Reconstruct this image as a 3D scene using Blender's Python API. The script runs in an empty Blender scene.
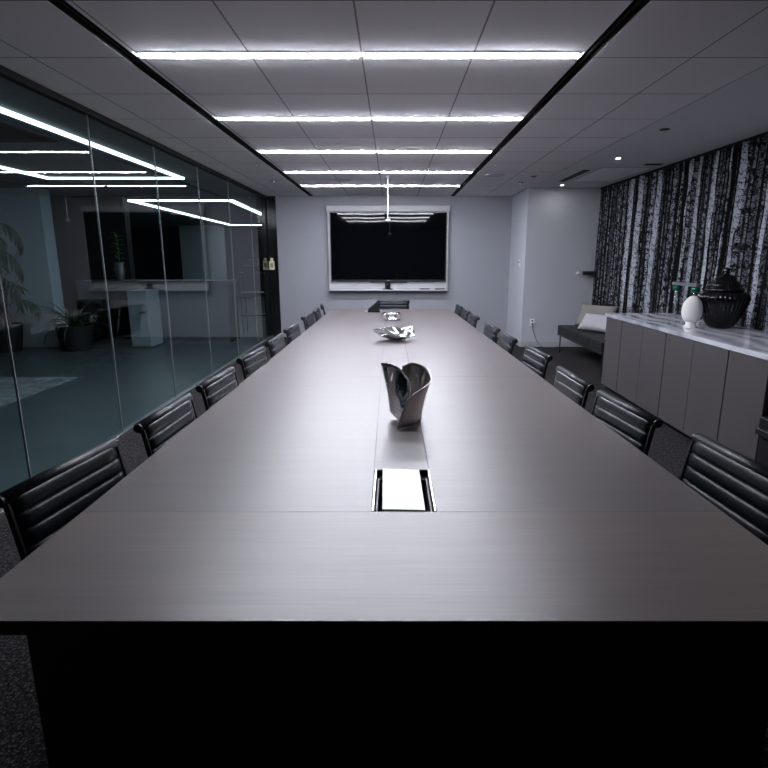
import bpy, bmesh, math, random
from mathutils import Vector, Matrix
random.seed(7)
PI = math.pi
sc = bpy.context.scene
COL = sc.collection

# ------------------------------------------------------------------ camera, exposure, world
cam_d = bpy.data.cameras.new('camera')
cam = bpy.data.objects.new('camera', cam_d)
COL.objects.link(cam)
sc.camera = cam
cam.location = (0, 0, 1.52)
cam.rotation_euler = (math.radians(90 - 12.86), 0, 0)
cam_d.sensor_width = 36
cam_d.lens = 552 / 768 * 36
cam_d.shift_x = -8.4 / 768
cam_d.clip_start = 0.05
sc.view_settings.view_transform = 'Standard'
sc.view_settings.look = 'None'
sc.view_settings.exposure = 0.0
sc.view_settings.gamma = 1
sc.view_settings.use_curve_mapping = False
w = bpy.data.worlds.new('world')
sc.world = w
w.use_nodes = True
w.node_tree.nodes['Background'].inputs[0].default_value = (0.5, 0.6, 0.75, 1)
w.node_tree.nodes['Background'].inputs[1].default_value = 0.02
ROOM_LIGHT = 172       # ceiling strips over the table
LOBBY_LIGHT = 6.5      # hanging light frames in the lobby
LIGHT_COL = (0.88, 0.90, 1.0)

# ------------------------------------------------------------------ materials
def new_mat(name):
    m = bpy.data.materials.new(name)
    m.use_nodes = True
    nt = m.node_tree
    b = nt.nodes['Principled BSDF']
    return m, nt, b

def N(nt, t, **kw):
    n = nt.nodes.new(t)
    for k, v in kw.items():
        setattr(n, k, v)
    return n

def mathn(nt, op, a, b=None, clamp=False):
    n = nt.nodes.new('ShaderNodeMath')
    n.operation = op
    n.use_clamp = clamp
    for i, v in enumerate((a, b)):
        if v is None:
            continue
        if isinstance(v, (int, float)):
            n.inputs[i].default_value = v
        else:
            nt.links.new(v, n.inputs[i])
    return n.outputs[0]

def mixc(nt, f, a, b):
    n = nt.nodes.new('ShaderNodeMix')
    n.data_type = 'RGBA'
    for i, v in ((0, f), (6, a), (7, b)):
        if isinstance(v, (int, float)):
            n.inputs[i].default_value = v
        elif isinstance(v, tuple):
            n.inputs[i].default_value = (*v, 1)
        else:
            nt.links.new(v, n.inputs[i])
    return n.outputs[2]

def texco(nt, kind='Object', scale=(1, 1, 1)):
    tc = nt.nodes.new('ShaderNodeTexCoord')
    mp = nt.nodes.new('ShaderNodeMapping')
    mp.inputs['Scale'].default_value = scale
    nt.links.new(tc.outputs[kind], mp.inputs[0])
    return mp.outputs[0]

def noise(nt, vec, scale, detail=3, rough=0.5):
    n = nt.nodes.new('ShaderNodeTexNoise')
    n.inputs['Scale'].default_value = scale
    n.inputs['Detail'].default_value = detail
    n.inputs['Roughness'].default_value = rough
    nt.links.new(vec, n.inputs['Vector'])
    return n.outputs['Fac']

def ramp(nt, f, stops):
    n = nt.nodes.new('ShaderNodeValToRGB')
    e = n.color_ramp.elements
    while len(e) < len(stops):
        e.new(0.5)
    for i, (p, c) in enumerate(stops):
        e[i].position = p
        e[i].color = (*c, 1) if isinstance(c, tuple) else (c, c, c, 1)
    nt.links.new(f, n.inputs[0])
    return n.outputs[0]

def bump(nt, b, h, strength=0.2, dist=0.01):
    n = nt.nodes.new('ShaderNodeBump')
    n.inputs['Strength'].default_value = strength
    n.inputs['Distance'].default_value = dist
    nt.links.new(h, n.inputs['Height'])
    nt.links.new(n.outputs[0], b.inputs['Normal'])

def plain(name, col, rough=0.5, metal=0.0, spec=0.5, var=0.06, vscale=6, bmp=0.0, bscale=60):
    m, nt, b = new_mat(name)
    v = texco(nt)
    f = noise(nt, v, vscale)
    c0 = tuple(max(0, c * (1 - var)) for c in col)
    c1 = tuple(min(1, c * (1 + var)) for c in col)
    nt.links.new(mixc(nt, f, c0, c1), b.inputs['Base Color'])
    b.inputs['Roughness'].default_value = rough
    b.inputs['Metallic'].default_value = metal
    b.inputs['Specular IOR Level'].default_value = spec
    if bmp:
        bump(nt, b, noise(nt, v, bscale, 4), bmp, 0.004)
    return m

def glow(name, col, strength):
    m, nt, b = new_mat(name)
    b.inputs['Base Color'].default_value = (0.8, 0.8, 0.8, 1)
    b.inputs['Emission Color'].default_value = (*col, 1)
    b.inputs['Emission Strength'].default_value = strength
    return m

M = {}
M['wall_grey'] = plain('wall_fabric_grey', (0.285, 0.292, 0.322), 0.75, var=0.04, vscale=40, bmp=0.15, bscale=220)
M['wall_white'] = plain('wall_paint_white', (0.47, 0.485, 0.53), 0.6, var=0.02)
M['wall_pale'] = plain('lobby_wall_pale', (0.42, 0.50, 0.54), 0.7, var=0.05, vscale=1.5)
M['wall_dark'] = plain('dark_panel_wall', (0.012, 0.014, 0.016), 0.6, var=0.3)
M['white_trim'] = plain('white_painted_trim', (0.43, 0.435, 0.455), 0.45, var=0.02)
M['black_gloss'] = plain('black_gloss_panel', (0.006, 0.007, 0.008), 0.12, var=0.1)
M['black'] = plain('black_satin', (0.012, 0.012, 0.014), 0.4, var=0.1)
M['black_matte'] = plain('black_matte', (0.01, 0.01, 0.011), 0.8, spec=0.2, var=0.1)
M['chrome'] = plain('polished_steel', (0.80, 0.80, 0.82), 0.06, 1.0, var=0.02)
M['brushed'] = plain('brushed_steel', (0.60, 0.56, 0.53), 0.28, 1.0, var=0.12, vscale=14)
M['aluminium'] = plain('satin_aluminium', (0.62, 0.63, 0.66), 0.3, 1.0, var=0.03)
M['white_plastic'] = plain('white_plastic', (0.85, 0.85, 0.86), 0.4, var=0.01)
M['ceramic'] = plain('white_ceramic', (0.80, 0.78, 0.76), 0.55, var=0.03, bmp=0.6, bscale=45)
M['seam'] = plain('clear_silicone_seam', (0.20, 0.22, 0.23), 0.25, var=0.05)
M['pedestal'] = plain('pale_grey_metal', (0.26, 0.29, 0.31), 0.4, var=0.05)
M['daybed'] = plain('dark_daybed_leather', (0.012, 0.012, 0.014), 0.5, spec=0.3, var=0.2)
M['jar_black'] = plain('black_ribbed_glass', (0.004, 0.004, 0.005), 0.08, spec=0.35, var=0.1)
M['card'] = plain('white_laminate', (0.95, 0.95, 0.95), 0.35, var=0.005)
M['cab_inner'] = plain('cabinet_dark_gap', (0.008, 0.008, 0.009), 0.8, var=0.1)
M['pot'] = plain('black_planter', (0.012, 0.012, 0.013), 0.6, var=0.1)
M['soil'] = plain('soil', (0.03, 0.02, 0.015), 0.95, var=0.4, vscale=60)
M['trunk'] = plain('brown_trunk', (0.10, 0.06, 0.05), 0.85, var=0.4, vscale=40)
M['leaf'] = plain('palm_leaf', (0.012, 0.045, 0.014), 0.45, var=0.5, vscale=5)
M['leaf_pale'] = plain('pale_leaf', (0.03, 0.07, 0.035), 0.45, var=0.5, vscale=5)
M['leaf_bright'] = plain('bright_leaf', (0.07, 0.16, 0.02), 0.45, var=0.5, vscale=5)
M['pillow_tan'] = plain('taupe_cushion', (0.22, 0.205, 0.19), 0.9, var=0.08, bmp=0.3, bscale=150)
M['pillow_white'] = plain('pale_cushion', (0.42, 0.405, 0.44), 0.85, var=0.12, vscale=9, bmp=0.3, bscale=150)
M['green'] = plain('green_glass', (0.0, 0.09, 0.05), 0.15, var=0.1)
M['yellow'] = plain('yellow_notice', (0.62, 0.60, 0.33), 0.6, var=0.12, vscale=60)
M['desk_grey'] = plain('desk_laminate', (0.08, 0.085, 0.10), 0.5, var=0.05)
M['cord'] = plain('grey_cord', (0.10, 0.10, 0.11), 0.5, var=0.05)
M['strip_glow'] = glow('ceiling_strip_glow', LIGHT_COL, ROOM_LIGHT)
M['lobby_glow'] = glow('lobby_frame_glow', (0.86, 0.95, 1.0), LOBBY_LIGHT)
M['spot_glow'] = glow('downlight_glow', (1.0, 0.98, 0.95), 170)
M['clear'] = None

# glass: see-through sheet with a mirror-like skin (plain fresnel mix)
def glass_mat(name, tint, boost=1.0, rough=0.0):
    m = bpy.data.materials.new(name)
    m.use_nodes = True
    nt = m.node_tree
    nt.nodes.clear()
    out = N(nt, 'ShaderNodeOutputMaterial')
    tr = N(nt, 'ShaderNodeBsdfTransparent')
    tr.inputs[0].default_value = (*tint, 1)
    gl = N(nt, 'ShaderNodeBsdfGlossy')
    gl.inputs['Roughness'].default_value = rough
    gl.inputs['Color'].default_value = (0.95, 1, 1, 1)
    fr = N(nt, 'ShaderNodeFresnel')
    fr.inputs[0].default_value = 1.5
    geo = N(nt, 'ShaderNodeNewGeometry')
    f = mathn(nt, 'MULTIPLY', fr.outputs[0], boost, True)
    # back faces act as the plain inner skin of the sheet
    f2 = mathn(nt, 'MULTIPLY', f, mathn(nt, 'SUBTRACT', 1.0, geo.outputs['Backfacing']))
    mx = N(nt, 'ShaderNodeMixShader')
    nt.links.new(f2, mx.inputs[0])
    nt.links.new(tr.outputs[0], mx.inputs[1])
    nt.links.new(gl.outputs[0], mx.inputs[2])
    nt.links.new(mx.outputs[0], out.inputs[0])
    return m
M['glass'] = glass_mat('partition_glass', (0.79, 0.85, 0.865), 0.8)
M['clear'] = glass_mat('clear_glass', (0.85, 0.9, 0.88), 1.5)

# table veneer: dark grey-brown oak, fine grain running across the table
def veneer(name, c0, c1, rough):
    m, nt, b = new_mat(name)
    v = texco(nt, 'Object', (1.2, 60, 60))
    g = noise(nt, v, 3.0, 6, 0.65)
    v2 = texco(nt, 'Object', (0.6, 9, 9))
    g2 = noise(nt, v2, 2.0, 3, 0.5)
    f = mathn(nt, 'ADD', mathn(nt, 'MULTIPLY', g, 0.7), mathn(nt, 'MULTIPLY', g2, 0.3))
    col = ramp(nt, f, [(0.3, c0), (0.7, c1)])
    nt.links.new(col, b.inputs['Base Color'])
    r = mathn(nt, 'ADD', mathn(nt, 'MULTIPLY', g, 0.10), rough - 0.05)
    nt.links.new(r, b.inputs['Roughness'])
    b.inputs['Specular IOR Level'].default_value = 0.75
    bump(nt, b, g, 0.06, 0.002)
    return m
M['veneer'] = veneer('grey_oak_veneer', (0.080, 0.067, 0.069), (0.122, 0.104, 0.106), 0.36)
M['veneer_front'] = veneer('grey_oak_veneer_end', (0.088, 0.070, 0.066), (0.138, 0.112, 0.104), 0.38)

# leather
def leather():
    m, nt, b = new_mat('black_leather')
    v = texco(nt)
    f = noise(nt, v, 5, 4)
    nt.links.new(mixc(nt, f, (0.006, 0.0075, 0.0105), (0.012, 0.015, 0.021)), b.inputs['Base Color'])
    b.inputs['Roughness'].default_value = 0.38
    b.inputs['Specular IOR Level'].default_value = 0.24
    vo = N(nt, 'ShaderNodeTexVoronoi')
    vo.inputs['Scale'].default_value = 260
    nt.links.new(v, vo.inputs['Vector'])
    h = mathn(nt, 'ADD', mathn(nt, 'MULTIPLY', vo.outputs['Distance'], 0.12), noise(nt, v, 22, 3))
    bump(nt, b, h, 0.35, 0.006)
    return m
M['leather'] = leather()

# speckled carpet
def carpet():
    m, nt, b = new_mat('speckled_carpet')
    v = texco(nt)
    f = noise(nt, v, 105, 2, 0.7)
    f2 = noise(nt, v, 45, 2, 0.6)
    s = mathn(nt, 'ADD', mathn(nt, 'MULTIPLY', f, 0.7), mathn(nt, 'MULTIPLY', f2, 0.3))
    nt.links.new(ramp(nt, s, [(0.42, (0.007, 0.0065, 0.007)), (0.52, (0.018, 0.016, 0.017)), (0.63, (0.10, 0.093, 0.097))]), b.inputs['Base Color'])
    b.inputs['Roughness'].default_value = 0.95
    b.inputs['Specular IOR Level'].default_value = 0.1
    bump(nt, b, s, 0.6, 0.01)
    return m
M['carpet'] = carpet()

def concrete():
    m, nt, b = new_mat('polished_concrete')
    v = texco(nt, 'Object', (1, 2.2, 1))
    f = noise(nt, v, 1.3, 6, 0.6)
    nt.links.new(ramp(nt, f, [(0.3, (0.062, 0.080, 0.083)), (0.7, (0.095, 0.118, 0.122))]), b.inputs['Base Color'])
    b.inputs['Roughness'].default_value = 0.32
    return m
M['concrete'] = concrete()

def rug():
    m, nt, b = new_mat('mottled_rug')
    v = texco(nt)
    f = noise(nt, v, 6, 6, 0.75)
    nt.links.new(ramp(nt, f, [(0.35, (0.10, 0.11, 0.11)), (0.65, (0.30, 0.32, 0.33))]), b.inputs['Base Color'])
    b.inputs['Roughness'].default_value = 0.95
    return m
M['rug'] = rug()

# acoustic ceiling with a fine grid of joints, aligned with the light rows
def ceiling_mat():
    m, nt, b = new_mat('ceiling_tiles')
    tc = N(nt, 'ShaderNodeTexCoord')
    sx = N(nt, 'ShaderNodeSeparateXYZ')
    nt.links.new(tc.outputs['Object'], sx.inputs[0])
    def line(out, off, pitch, wd):
        a = mathn(nt, 'ADD', out, off + 100 * pitch)
        fr_ = mathn(nt, 'MODULO', a, pitch)
        return mathn(nt, 'LESS_THAN', fr_, wd)
    lx = line(sx.outputs[0], 0.18, 0.636, 0.010)
    ly = line(sx.outputs[1], -5.70, 0.725, 0.012)
    l = mathn(nt, 'MAXIMUM', lx, ly)
    f = noise(nt, tc.outputs['Object'], 160, 2)
    base = mixc(nt, f, (0.72, 0.71, 0.73), (0.80, 0.79, 0.81))
    nt.links.new(mixc(nt, l, base, (0.26, 0.26, 0.27)), b.inputs['Base Color'])
    b.inputs['Roughness'].default_value = 0.9
    b.inputs['Specular IOR Level'].default_value = 0.15
    return m
M['ceiling'] = ceiling_mat()
M['gypsum'] = plain('gypsum_ceiling', (0.66, 0.66, 0.69), 0.85, var=0.02)
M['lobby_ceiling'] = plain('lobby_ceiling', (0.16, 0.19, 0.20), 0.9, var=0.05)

def marble():
    m, nt, b = new_mat('grey_veined_marble')
    v = texco(nt, 'Object', (1, 0.6, 1))
    d = noise(nt, v, 3.0, 6, 0.7)
    wv = N(nt, 'ShaderNodeTexWave')
    wv.inputs['Scale'].default_value = 1.6
    wv.inputs['Distortion'].default_value = 9
    wv.inputs['Detail'].default_value = 5
    nt.links.new(v, wv.inputs['Vector'])
    f = mathn(nt, 'MULTIPLY', wv.outputs['Fac'], d)
    nt.links.new(ramp(nt, f, [(0.02, (0.62, 0.63, 0.68)), (0.28, (0.46, 0.47, 0.52)), (0.6, (0.26, 0.27, 0.31))]), b.inputs['Base Color'])
    b.inputs['Roughness'].default_value = 0.12
    return m
M['marble'] = marble()
M['cabinet'] = plain('taupe_grey_lacquer', (0.072, 0.065, 0.068), 0.5, var=0.05, vscale=3)

# birch-forest print
def birch():
    m, nt, b = new_mat('birch_print_fabric')
    tc = N(nt, 'ShaderNodeTexCoord')
    sp = N(nt, 'ShaderNodeSeparateXYZ')
    nt.links.new(tc.outputs['UV'], sp.inputs[0])
    U, Z = sp.outputs[0], sp.outputs[1]
    def vec(a, c):
        n = N(nt, 'ShaderNodeCombineXYZ')
        nt.links.new(a, n.inputs[0])
        nt.links.new(c, n.inputs[1])
        return n.outputs[0]
    base = vec(U, Z)
    def layer(freq, seed, wmin, wmax, lean):
        wob = mathn(nt, 'MULTIPLY', mathn(nt, 'SUBTRACT', noise(nt, vec(mathn(nt, 'MULTIPLY', U, 2.0), mathn(nt, 'MULTIPLY', Z, 0.5)), 1.0 + seed, 1), 0.5), lean)
        u = mathn(nt, 'ADD', mathn(nt, 'MULTIPLY', mathn(nt, 'ADD', U, wob), freq), seed * 37.3)
        vo = N(nt, 'ShaderNodeTexVoronoi')
        vo.voronoi_dimensions = '1D'
        vo.inputs['Scale'].default_value = 1.0
        vo.inputs['Randomness'].default_value = 0.75
        nt.links.new(u, vo.inputs['W'])
        cs = N(nt, 'ShaderNodeSeparateColor')
        nt.links.new(vo.outputs['Color'], cs.inputs[0])
        wd = mathn(nt, 'ADD', mathn(nt, 'MULTIPLY', cs.outputs[0], wmax - wmin), wmin)
        mask = mathn(nt, 'LESS_THAN', vo.outputs['Distance'], wd)
        return mask, cs.outputs[1]
    m1, b1 = layer(12.0, 1.0, 0.08, 0.29, 0.06)
    m2, b2 = layer(4.2, 2.0, 0.05, 0.15, 0.10)
    m3, b3 = layer(26.0, 3.0, 0.05, 0.26, 0.05)
    # bark: short dark horizontal dashes
    bark = noise(nt, vec(mathn(nt, 'MULTIPLY', U, 48), mathn(nt, 'MULTIPLY', Z, 34)), 1.0, 4, 0.7)
    barkm = ramp(nt, bark, [(0.57, 1.0), (0.64, 0.10)])
    t1 = mixc(nt, b1, (0.13, 0.14, 0.165), (0.46, 0.48, 0.55))
    t2 = mixc(nt, b2, (0.42, 0.45, 0.51), (0.64, 0.67, 0.75))
    t3 = mixc(nt, b3, (0.05, 0.05, 0.06), (0.27, 0.28, 0.32))
    c = mixc(nt, m3, (0.004, 0.004, 0.005), t3)
    c = mixc(nt, m1, c, t1)
    # dark foliage blots over the back trunks
    leaf = noise(nt, vec(mathn(nt, 'MULTIPLY', U, 22), mathn(nt, 'MULTIPLY', Z, 17)), 1.0, 5, 0.85)
    leafm = ramp(nt, leaf, [(0.49, 0.0), (0.52, 1.0)])
    c = mixc(nt, leafm, c, (0.006, 0.006, 0.008))
    c = mixc(nt, m2, c, t2)
    # thin twigs crossing the trunks with tufts of leaves
    diag = vec(mathn(nt, 'ADD', mathn(nt, 'MULTIPLY', U, 9), mathn(nt, 'MULTIPLY', Z, 5)), mathn(nt, 'SUBTRACT', mathn(nt, 'MULTIPLY', Z, 16), mathn(nt, 'MULTIPLY', U, 14)))
    tw = mathn(nt, 'ABSOLUTE', mathn(nt, 'SUBTRACT', noise(nt, diag, 1.0, 3, 0.6), 0.5))
    twm = ramp(nt, tw, [(0.012, 1.0), (0.022, 0.0)])
    c = mixc(nt, twm, c, (0.006, 0.006, 0.008))
    mul = N(nt, 'ShaderNodeMix', data_type='RGBA', blend_type='MULTIPLY')
    mul.inputs[0].default_value = 1
    nt.links.new(c, mul.inputs[6])
    nt.links.new(barkm, mul.inputs[7])
    nt.links.new(mul.outputs[2], b.inputs['Base Color'])
    b.inputs['Roughness'].default_value = 0.85
    b.inputs['Specular IOR Level'].default_value = 0.15
    return m
M['birch'] = birch()

# television glass with a slightly wavy surface
def screen():
    m, nt, b = new_mat('television_screen')
    b.inputs['Base Color'].default_value = (0.0015, 0.002, 0.003, 1)
    b.inputs['Roughness'].default_value = 0.03
    b.inputs['Specular IOR Level'].default_value = 0.2
    v = texco(nt, 'Object', (1, 1, 0.25))
    bump(nt, b, noise(nt, v, 3.0, 0), 0.03, 0.05)
    return m
M['screen'] = screen()

# ------------------------------------------------------------------ mesh helpers
class MB:
    def __init__(s):
        s.v, s.f, s.uv = [], [], {}
    def box(s, x0, x1, y0, y1, z0, z1):
        i = len(s.v)
        s.v += [(x0, y0, z0), (x1, y0, z0), (x1, y1, z0), (x0, y1, z0), (x0, y0, z1), (x1, y0, z1), (x1, y1, z1), (x0, y1, z1)]
        s.f += [tuple(i + k for k in q) for q in ((0, 3, 2, 1), (4, 5, 6, 7), (0, 1, 5, 4), (1, 2, 6, 5), (2, 3, 7, 6), (3, 0, 4, 7))]
        return s
    def prism(s, pts, z0, z1):          # pts counter-clockwise in xy
        n, i = len(pts), len(s.v)
        s.v += [(x, y, z0) for x, y in pts] + [(x, y, z1) for x, y in pts]
        s.f += [tuple(i + k for k in reversed(range(n))), tuple(i + n + k for k in range(n))]
        s.f += [(i + k, i + (k + 1) % n, i + n + (k + 1) % n, i + n + k) for k in range(n)]
        return s
    def extrude_yz(s, pts, x0, x1):     # closed profile in the yz plane, extruded along x
        n, i = len(pts), len(s.v)
        s.v += [(x0, y, z) for y, z in pts] + [(x1, y, z) for y, z in pts]
        s.f += [tuple(i + k for k in reversed(range(n))), tuple(i + n + k for k in range(n))]
        s.f += [(i + k, i + (k + 1) % n, i + n + (k + 1) % n, i + n + k) for k in range(n)]
        return s
    def tube(s, path, r, n=10, cap=True):
        path = [Vector(p) for p in path]
        rs = r if isinstance(r, (list, tuple)) else [r] * len(path)
        i0 = len(s.v)
        up = Vector((0, 0, 1))
        for k, p in enumerate(path):
            t = (path[min(k + 1, len(path) - 1)] - path[max(k - 1, 0)]).normalized()
            if k == 0:
                a = t.cross(up)
                if a.length < 1e-3:
                    a = t.cross(Vector((1, 0, 0)))
            else:
                a = a - t * a.dot(t)
                if a.length < 1e-4:
                    a = t.cross(Vector((1, 0, 0)))
            a.normalize()
            bb = t.cross(a)
            for j in range(n):
                q = 2 * PI * j / n
                s.v.append(tuple(p + (a * math.cos(q) + bb * math.sin(q)) * rs[k]))
        for k in range(len(path) - 1):
            for j in range(n):
                s.f.append((i0 + k * n + j, i0 + (k + 1) * n + j, i0 + (k + 1) * n + (j + 1) % n, i0 + k * n + (j + 1) % n))
        if cap:
            s.f.append(tuple(i0 + j for j in range(n)))
            s.f.append(tuple(i0 + (len(path) - 1) * n + j for j in reversed(range(n))))
        return s
    def lathe(s, prof, n=32, c=(0, 0), fl=0, amp=0.0, arange=None):   # prof [(r, z)]
        i0 = len(s.v)
        for k, (r, z) in enumerate(prof):
            am = amp if arange is None or arange[0] <= k <= arange[1] else 0
            for j in range(n):
                q = 2 * PI * j / n
                rr = r * (1 + (am * abs(math.sin(fl * q / 2)) if fl else 0))
                s.v.append((c[0] + rr * math.cos(q), c[1] + rr * math.sin(q), z))
        for k in range(len(prof) - 1):
            for j in range(n):
                s.f.append((i0 + k * n + j, i0 + k * n + (j + 1) % n, i0 + (k + 1) * n + (j + 1) % n, i0 + (k + 1) * n + j))
        if prof[0][0] > 1e-4:
            s.f.append(tuple(i0 + j for j in reversed(range(n))))
        if prof[-1][0] > 1e-4:
            s.f.append(tuple(i0 + (len(prof) - 1) * n + j for j in range(n)))
        return s
    def grid(s, rows, thick=None):      # rows of points; optional thickness by a Solidify in build
        i0 = len(s.v)
        m = len(rows[0])
        for r in rows:
            s.v += [tuple(p) for p in r]
        for a in range(len(rows) - 1):
            for c in range(m - 1):
                s.f.append((i0 + a * m + c, i0 + a * m + c + 1, i0 + (a + 1) * m + c + 1, i0 + (a + 1) * m + c))
        return s
    def build(s, name, mat, parent=None, smooth=False, bevel=0, solid=0, sub=0, loc=None, clean=True):
        me = bpy.data.meshes.new(name)
        me.from_pydata(s.v, [], s.f)
        if clean:
            bm = bmesh.new()
            bm.from_mesh(me)
            bmesh.ops.remove_doubles(bm, verts=bm.verts, dist=1e-5)
            if not solid:
                bmesh.ops.recalc_face_normals(bm, faces=bm.faces)
            bm.to_mesh(me)
            bm.free()
        me.materials.append(mat)
        o = bpy.data.objects.new(name, me)
        COL.objects.link(o)
        if parent:
            o.parent = parent
        if loc:
            o.location = loc
        if solid:
            md = o.modifiers.new('solid', 'SOLIDIFY')
            md.thickness = solid
            md.offset = 0
        if bevel:
            md = o.modifiers.new('bevel', 'BEVEL')
            md.width = bevel
            md.segments = 3
            md.limit_method = 'ANGLE'
        if sub:
            md = o.modifiers.new('sub', 'SUBSURF')
            md.levels = md.render_levels = sub
        if smooth:
            for p in me.polygons:
                p.use_smooth = True
        return o

def tag(o, label=None, cat=None, group=None, kind=None):
    for k, v in (('label', label), ('category', cat), ('group', group), ('kind', kind)):
        if v:
            o[k] = v
    return o

def thing(name, label, cat, loc=(0, 0, 0), rz=0, group=None):
    o = bpy.data.objects.new(name, None)
    o.empty_display_size = 0.1
    COL.objects.link(o)
    o.location = loc
    o.rotation_euler = (0, 0, rz)
    return tag(o, label, cat, group)

def B(*a):
    return MB().box(*a)

def struct(name, mb, mat, **kw):
    return tag(mb.build(name, mat, **kw), kind='structure')

def copy_tree(root, loc, rz, label, group):
    r = root.copy()
    COL.objects.link(r)
    r.location = loc
    r.rotation_euler = (0, 0, rz)
    r['label'] = label
    r['group'] = group
    for ch in root.children:
        c = ch.copy()
        COL.objects.link(c)
        c.parent = r
        for g in ch.children:
            d = g.copy()
            COL.objects.link(d)
            d.parent = c
    return r

# ------------------------------------------------------------------ room shell
ZC = 2.65
GX = -2.38            # glass partition
TVY = 10.85           # television wall
ALY = 9.6             # alcove wall
BACK = -3.0
RX = 3.72             # window wall behind the curtain
LX = -12.5
FAR = 22.5
struct('floor', B(GX - 0.03, RX, BACK, TVY + 0.1, -0.1, 0), M['carpet'])
struct('floor_lobby', B(LX, GX - 0.03, BACK, FAR, -0.1, 0), M['concrete'])
TX = 2.235            # edge between the tiles and the plain ceiling
slots = [(-1.555, -1.475), (1.085, 1.165)]
struct('ceiling', MB().box(GX, slots[0][0], BACK, TVY, ZC, ZC + 0.1)
       .box(slots[0][1], slots[1][0], BACK, TVY, ZC, ZC + 0.1)
       .box(slots[1][1], TX, BACK, TVY, ZC, ZC + 0.1), M['ceiling'])
for i, (a, b_) in enumerate(slots):
    struct('ceiling_slot_%s' % ('left', 'right')[i], MB().box(a - 0.02, b_ + 0.02, BACK, TVY, ZC + 0.101, ZC + 0.13)
           .box(a - 0.006, a + 0.004, BACK, TVY, ZC + 0.002, ZC + 0.11).box(b_ - 0.004, b_ + 0.006, BACK, TVY, ZC + 0.002, ZC + 0.11)
           .box((a + b_) / 2 - 0.006, (a + b_) / 2 + 0.006, BACK, TVY, ZC + 0.01, ZC + 0.02), M['black_matte'], clean=False)
struct('ceiling_alcove', B(TX + 0.012, RX, BACK, ALY + 0.05, ZC, ZC + 0.1), M['gypsum'])
struct('trim_1', B(TX, TX + 0.012, BACK, TVY, ZC + 0.006, ZC + 0.05), M['black_matte'])
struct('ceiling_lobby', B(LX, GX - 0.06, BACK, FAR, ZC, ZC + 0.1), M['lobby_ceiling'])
struct('wall_front', B(-2.19, 2.25, TVY, TVY + 0.12, 0, ZC), M['wall_grey'])
struct('wall_alcove', MB().box(2.25, RX, ALY, ALY + 0.12, 0, ZC), M['wall_white'])
struct('wall_return', B(2.25, 2.37, ALY + 0.12, TVY + 0.12, 0, ZC), M['wall_white'])
struct('wall_right', B(RX, RX + 0.12, BACK, ALY + 0.12, 0, ZC), M['wall_dark'])
struct('wall_back', B(LX, RX + 0.12, BACK - 0.12, BACK, 0, ZC), M['wall_grey'])
struct('wall_lobby_left', B(LX - 0.12, LX, BACK, FAR, 0, ZC), M['wall_dark'])
struct('wall_lobby_far', B(LX, GX + 0.2, FAR, FAR + 0.12, 0, ZC), M['wall_dark'])
struct('wall_lobby_side', B(GX - 0.12, GX, TVY + 0.14, FAR, 0, ZC), M['wall_dark'])
struct('wall_corner', B(GX + 0.02, -2.191, TVY, TVY + 0.12, 0, ZC), M['black_gloss'])
struct('baseboard_alcove', B(2.25, RX, ALY - 0.014, ALY, 0, 0.10), M['white_trim'], bevel=0.003)
struct('baseboard_return', B(2.236, 2.25, ALY - 0.014, TVY, 0, 0.10), M['white_trim'], bevel=0.003)
struct('baseboard_front', B(-2.19, 2.236, TVY - 0.014, TVY, 0, 0.08), M['wall_grey'], bevel=0.003)

# glass partition: seven panes seen, each a pane of its own
seams = [BACK, -0.45, 0.85, 2.12, 3.40, 4.65, 5.88, 7.13, 8.42, 9.67, TVY]
for i in range(len(seams) - 1):
    struct('window_%d' % (i + 1), B(GX - 0.006, GX + 0.006, seams[i] + 0.004, seams[i + 1] - 0.004, 0.03, ZC - 0.04), M['glass'])
    if i:
        struct('trim_%d' % (i + 1), B(GX - 0.007, GX + 0.007, seams[i] - 0.003, seams[i] + 0.003, 0.03, ZC - 0.04), M['seam'])
struct('trim_20', B(GX - 0.03, GX + 0.03, BACK, TVY, 0, 0.03), M['aluminium'], bevel=0.003)
struct('trim_21', B(GX - 0.03, GX + 0.03, BACK, TVY, ZC - 0.045, ZC), M['black_matte'])

# ------------------------------------------------------------------ lobby beyond the glass
struct('wall_lobby_pale', MB().box(LX, -5.85, 9.6, 9.9, 0, ZC), M['wall_pale'])
struct('baseboard_lobby', B(LX, -5.85, 9.585, 9.6, 0, 0.08), M['white_trim'])
struct('wall_lobby_panel', B(LX, -5.12, 11.0, 11.2, 0, ZC), M['wall_dark'])
struct('ceiling_recess', B(-4.7, -3.3, 2.6, 5.87, ZC - 0.012, ZC), M['black_matte'])
r = tag(B(-8.2, -4.09, 3.3, 7.0, 0, 0.014).build('area_rug', M['rug'], bevel=0.004),
        'mottled pale grey area rug on the lobby floor beyond the glass', 'rug')

def light_frame(quad, wd, label, closed=True):
    t = thing('lobby_light', label, 'ceiling light', (0, 0, 0), 0, 'lit frames on the lobby ceiling')
    n = len(quad)
    for k in range(n):
        a, b_ = Vector(quad[k]), Vector(quad[(k + 1) % n])
        d = (b_ - a).normalized()
        p = Vector((-d.y, d.x)) * wd / 2
        e = d * wd / 2
        MB().prism([tuple(a - p - e), tuple(b_ - p + e), tuple(b_ + p + e), tuple(a + p - e)], ZC - 0.025, ZC - 0.001).build('light_bar', M['lobby_glow'], t)
    return t
light_frame([(-4.95, 1.6), (-3.03, 1.6), (-3.03, 8.4), (-4.95, 8.4)], 0.048, 'large rectangular lit frame on the lobby ceiling, nearest the camera')
light_frame([(-5.24, 11.57), (-3.22, 11.57), (-3.72, 20.0), (-5.62, 20.0)], 0.10, 'lit rectangular frame on the lobby ceiling farther back, beyond the dark wall')

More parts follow.
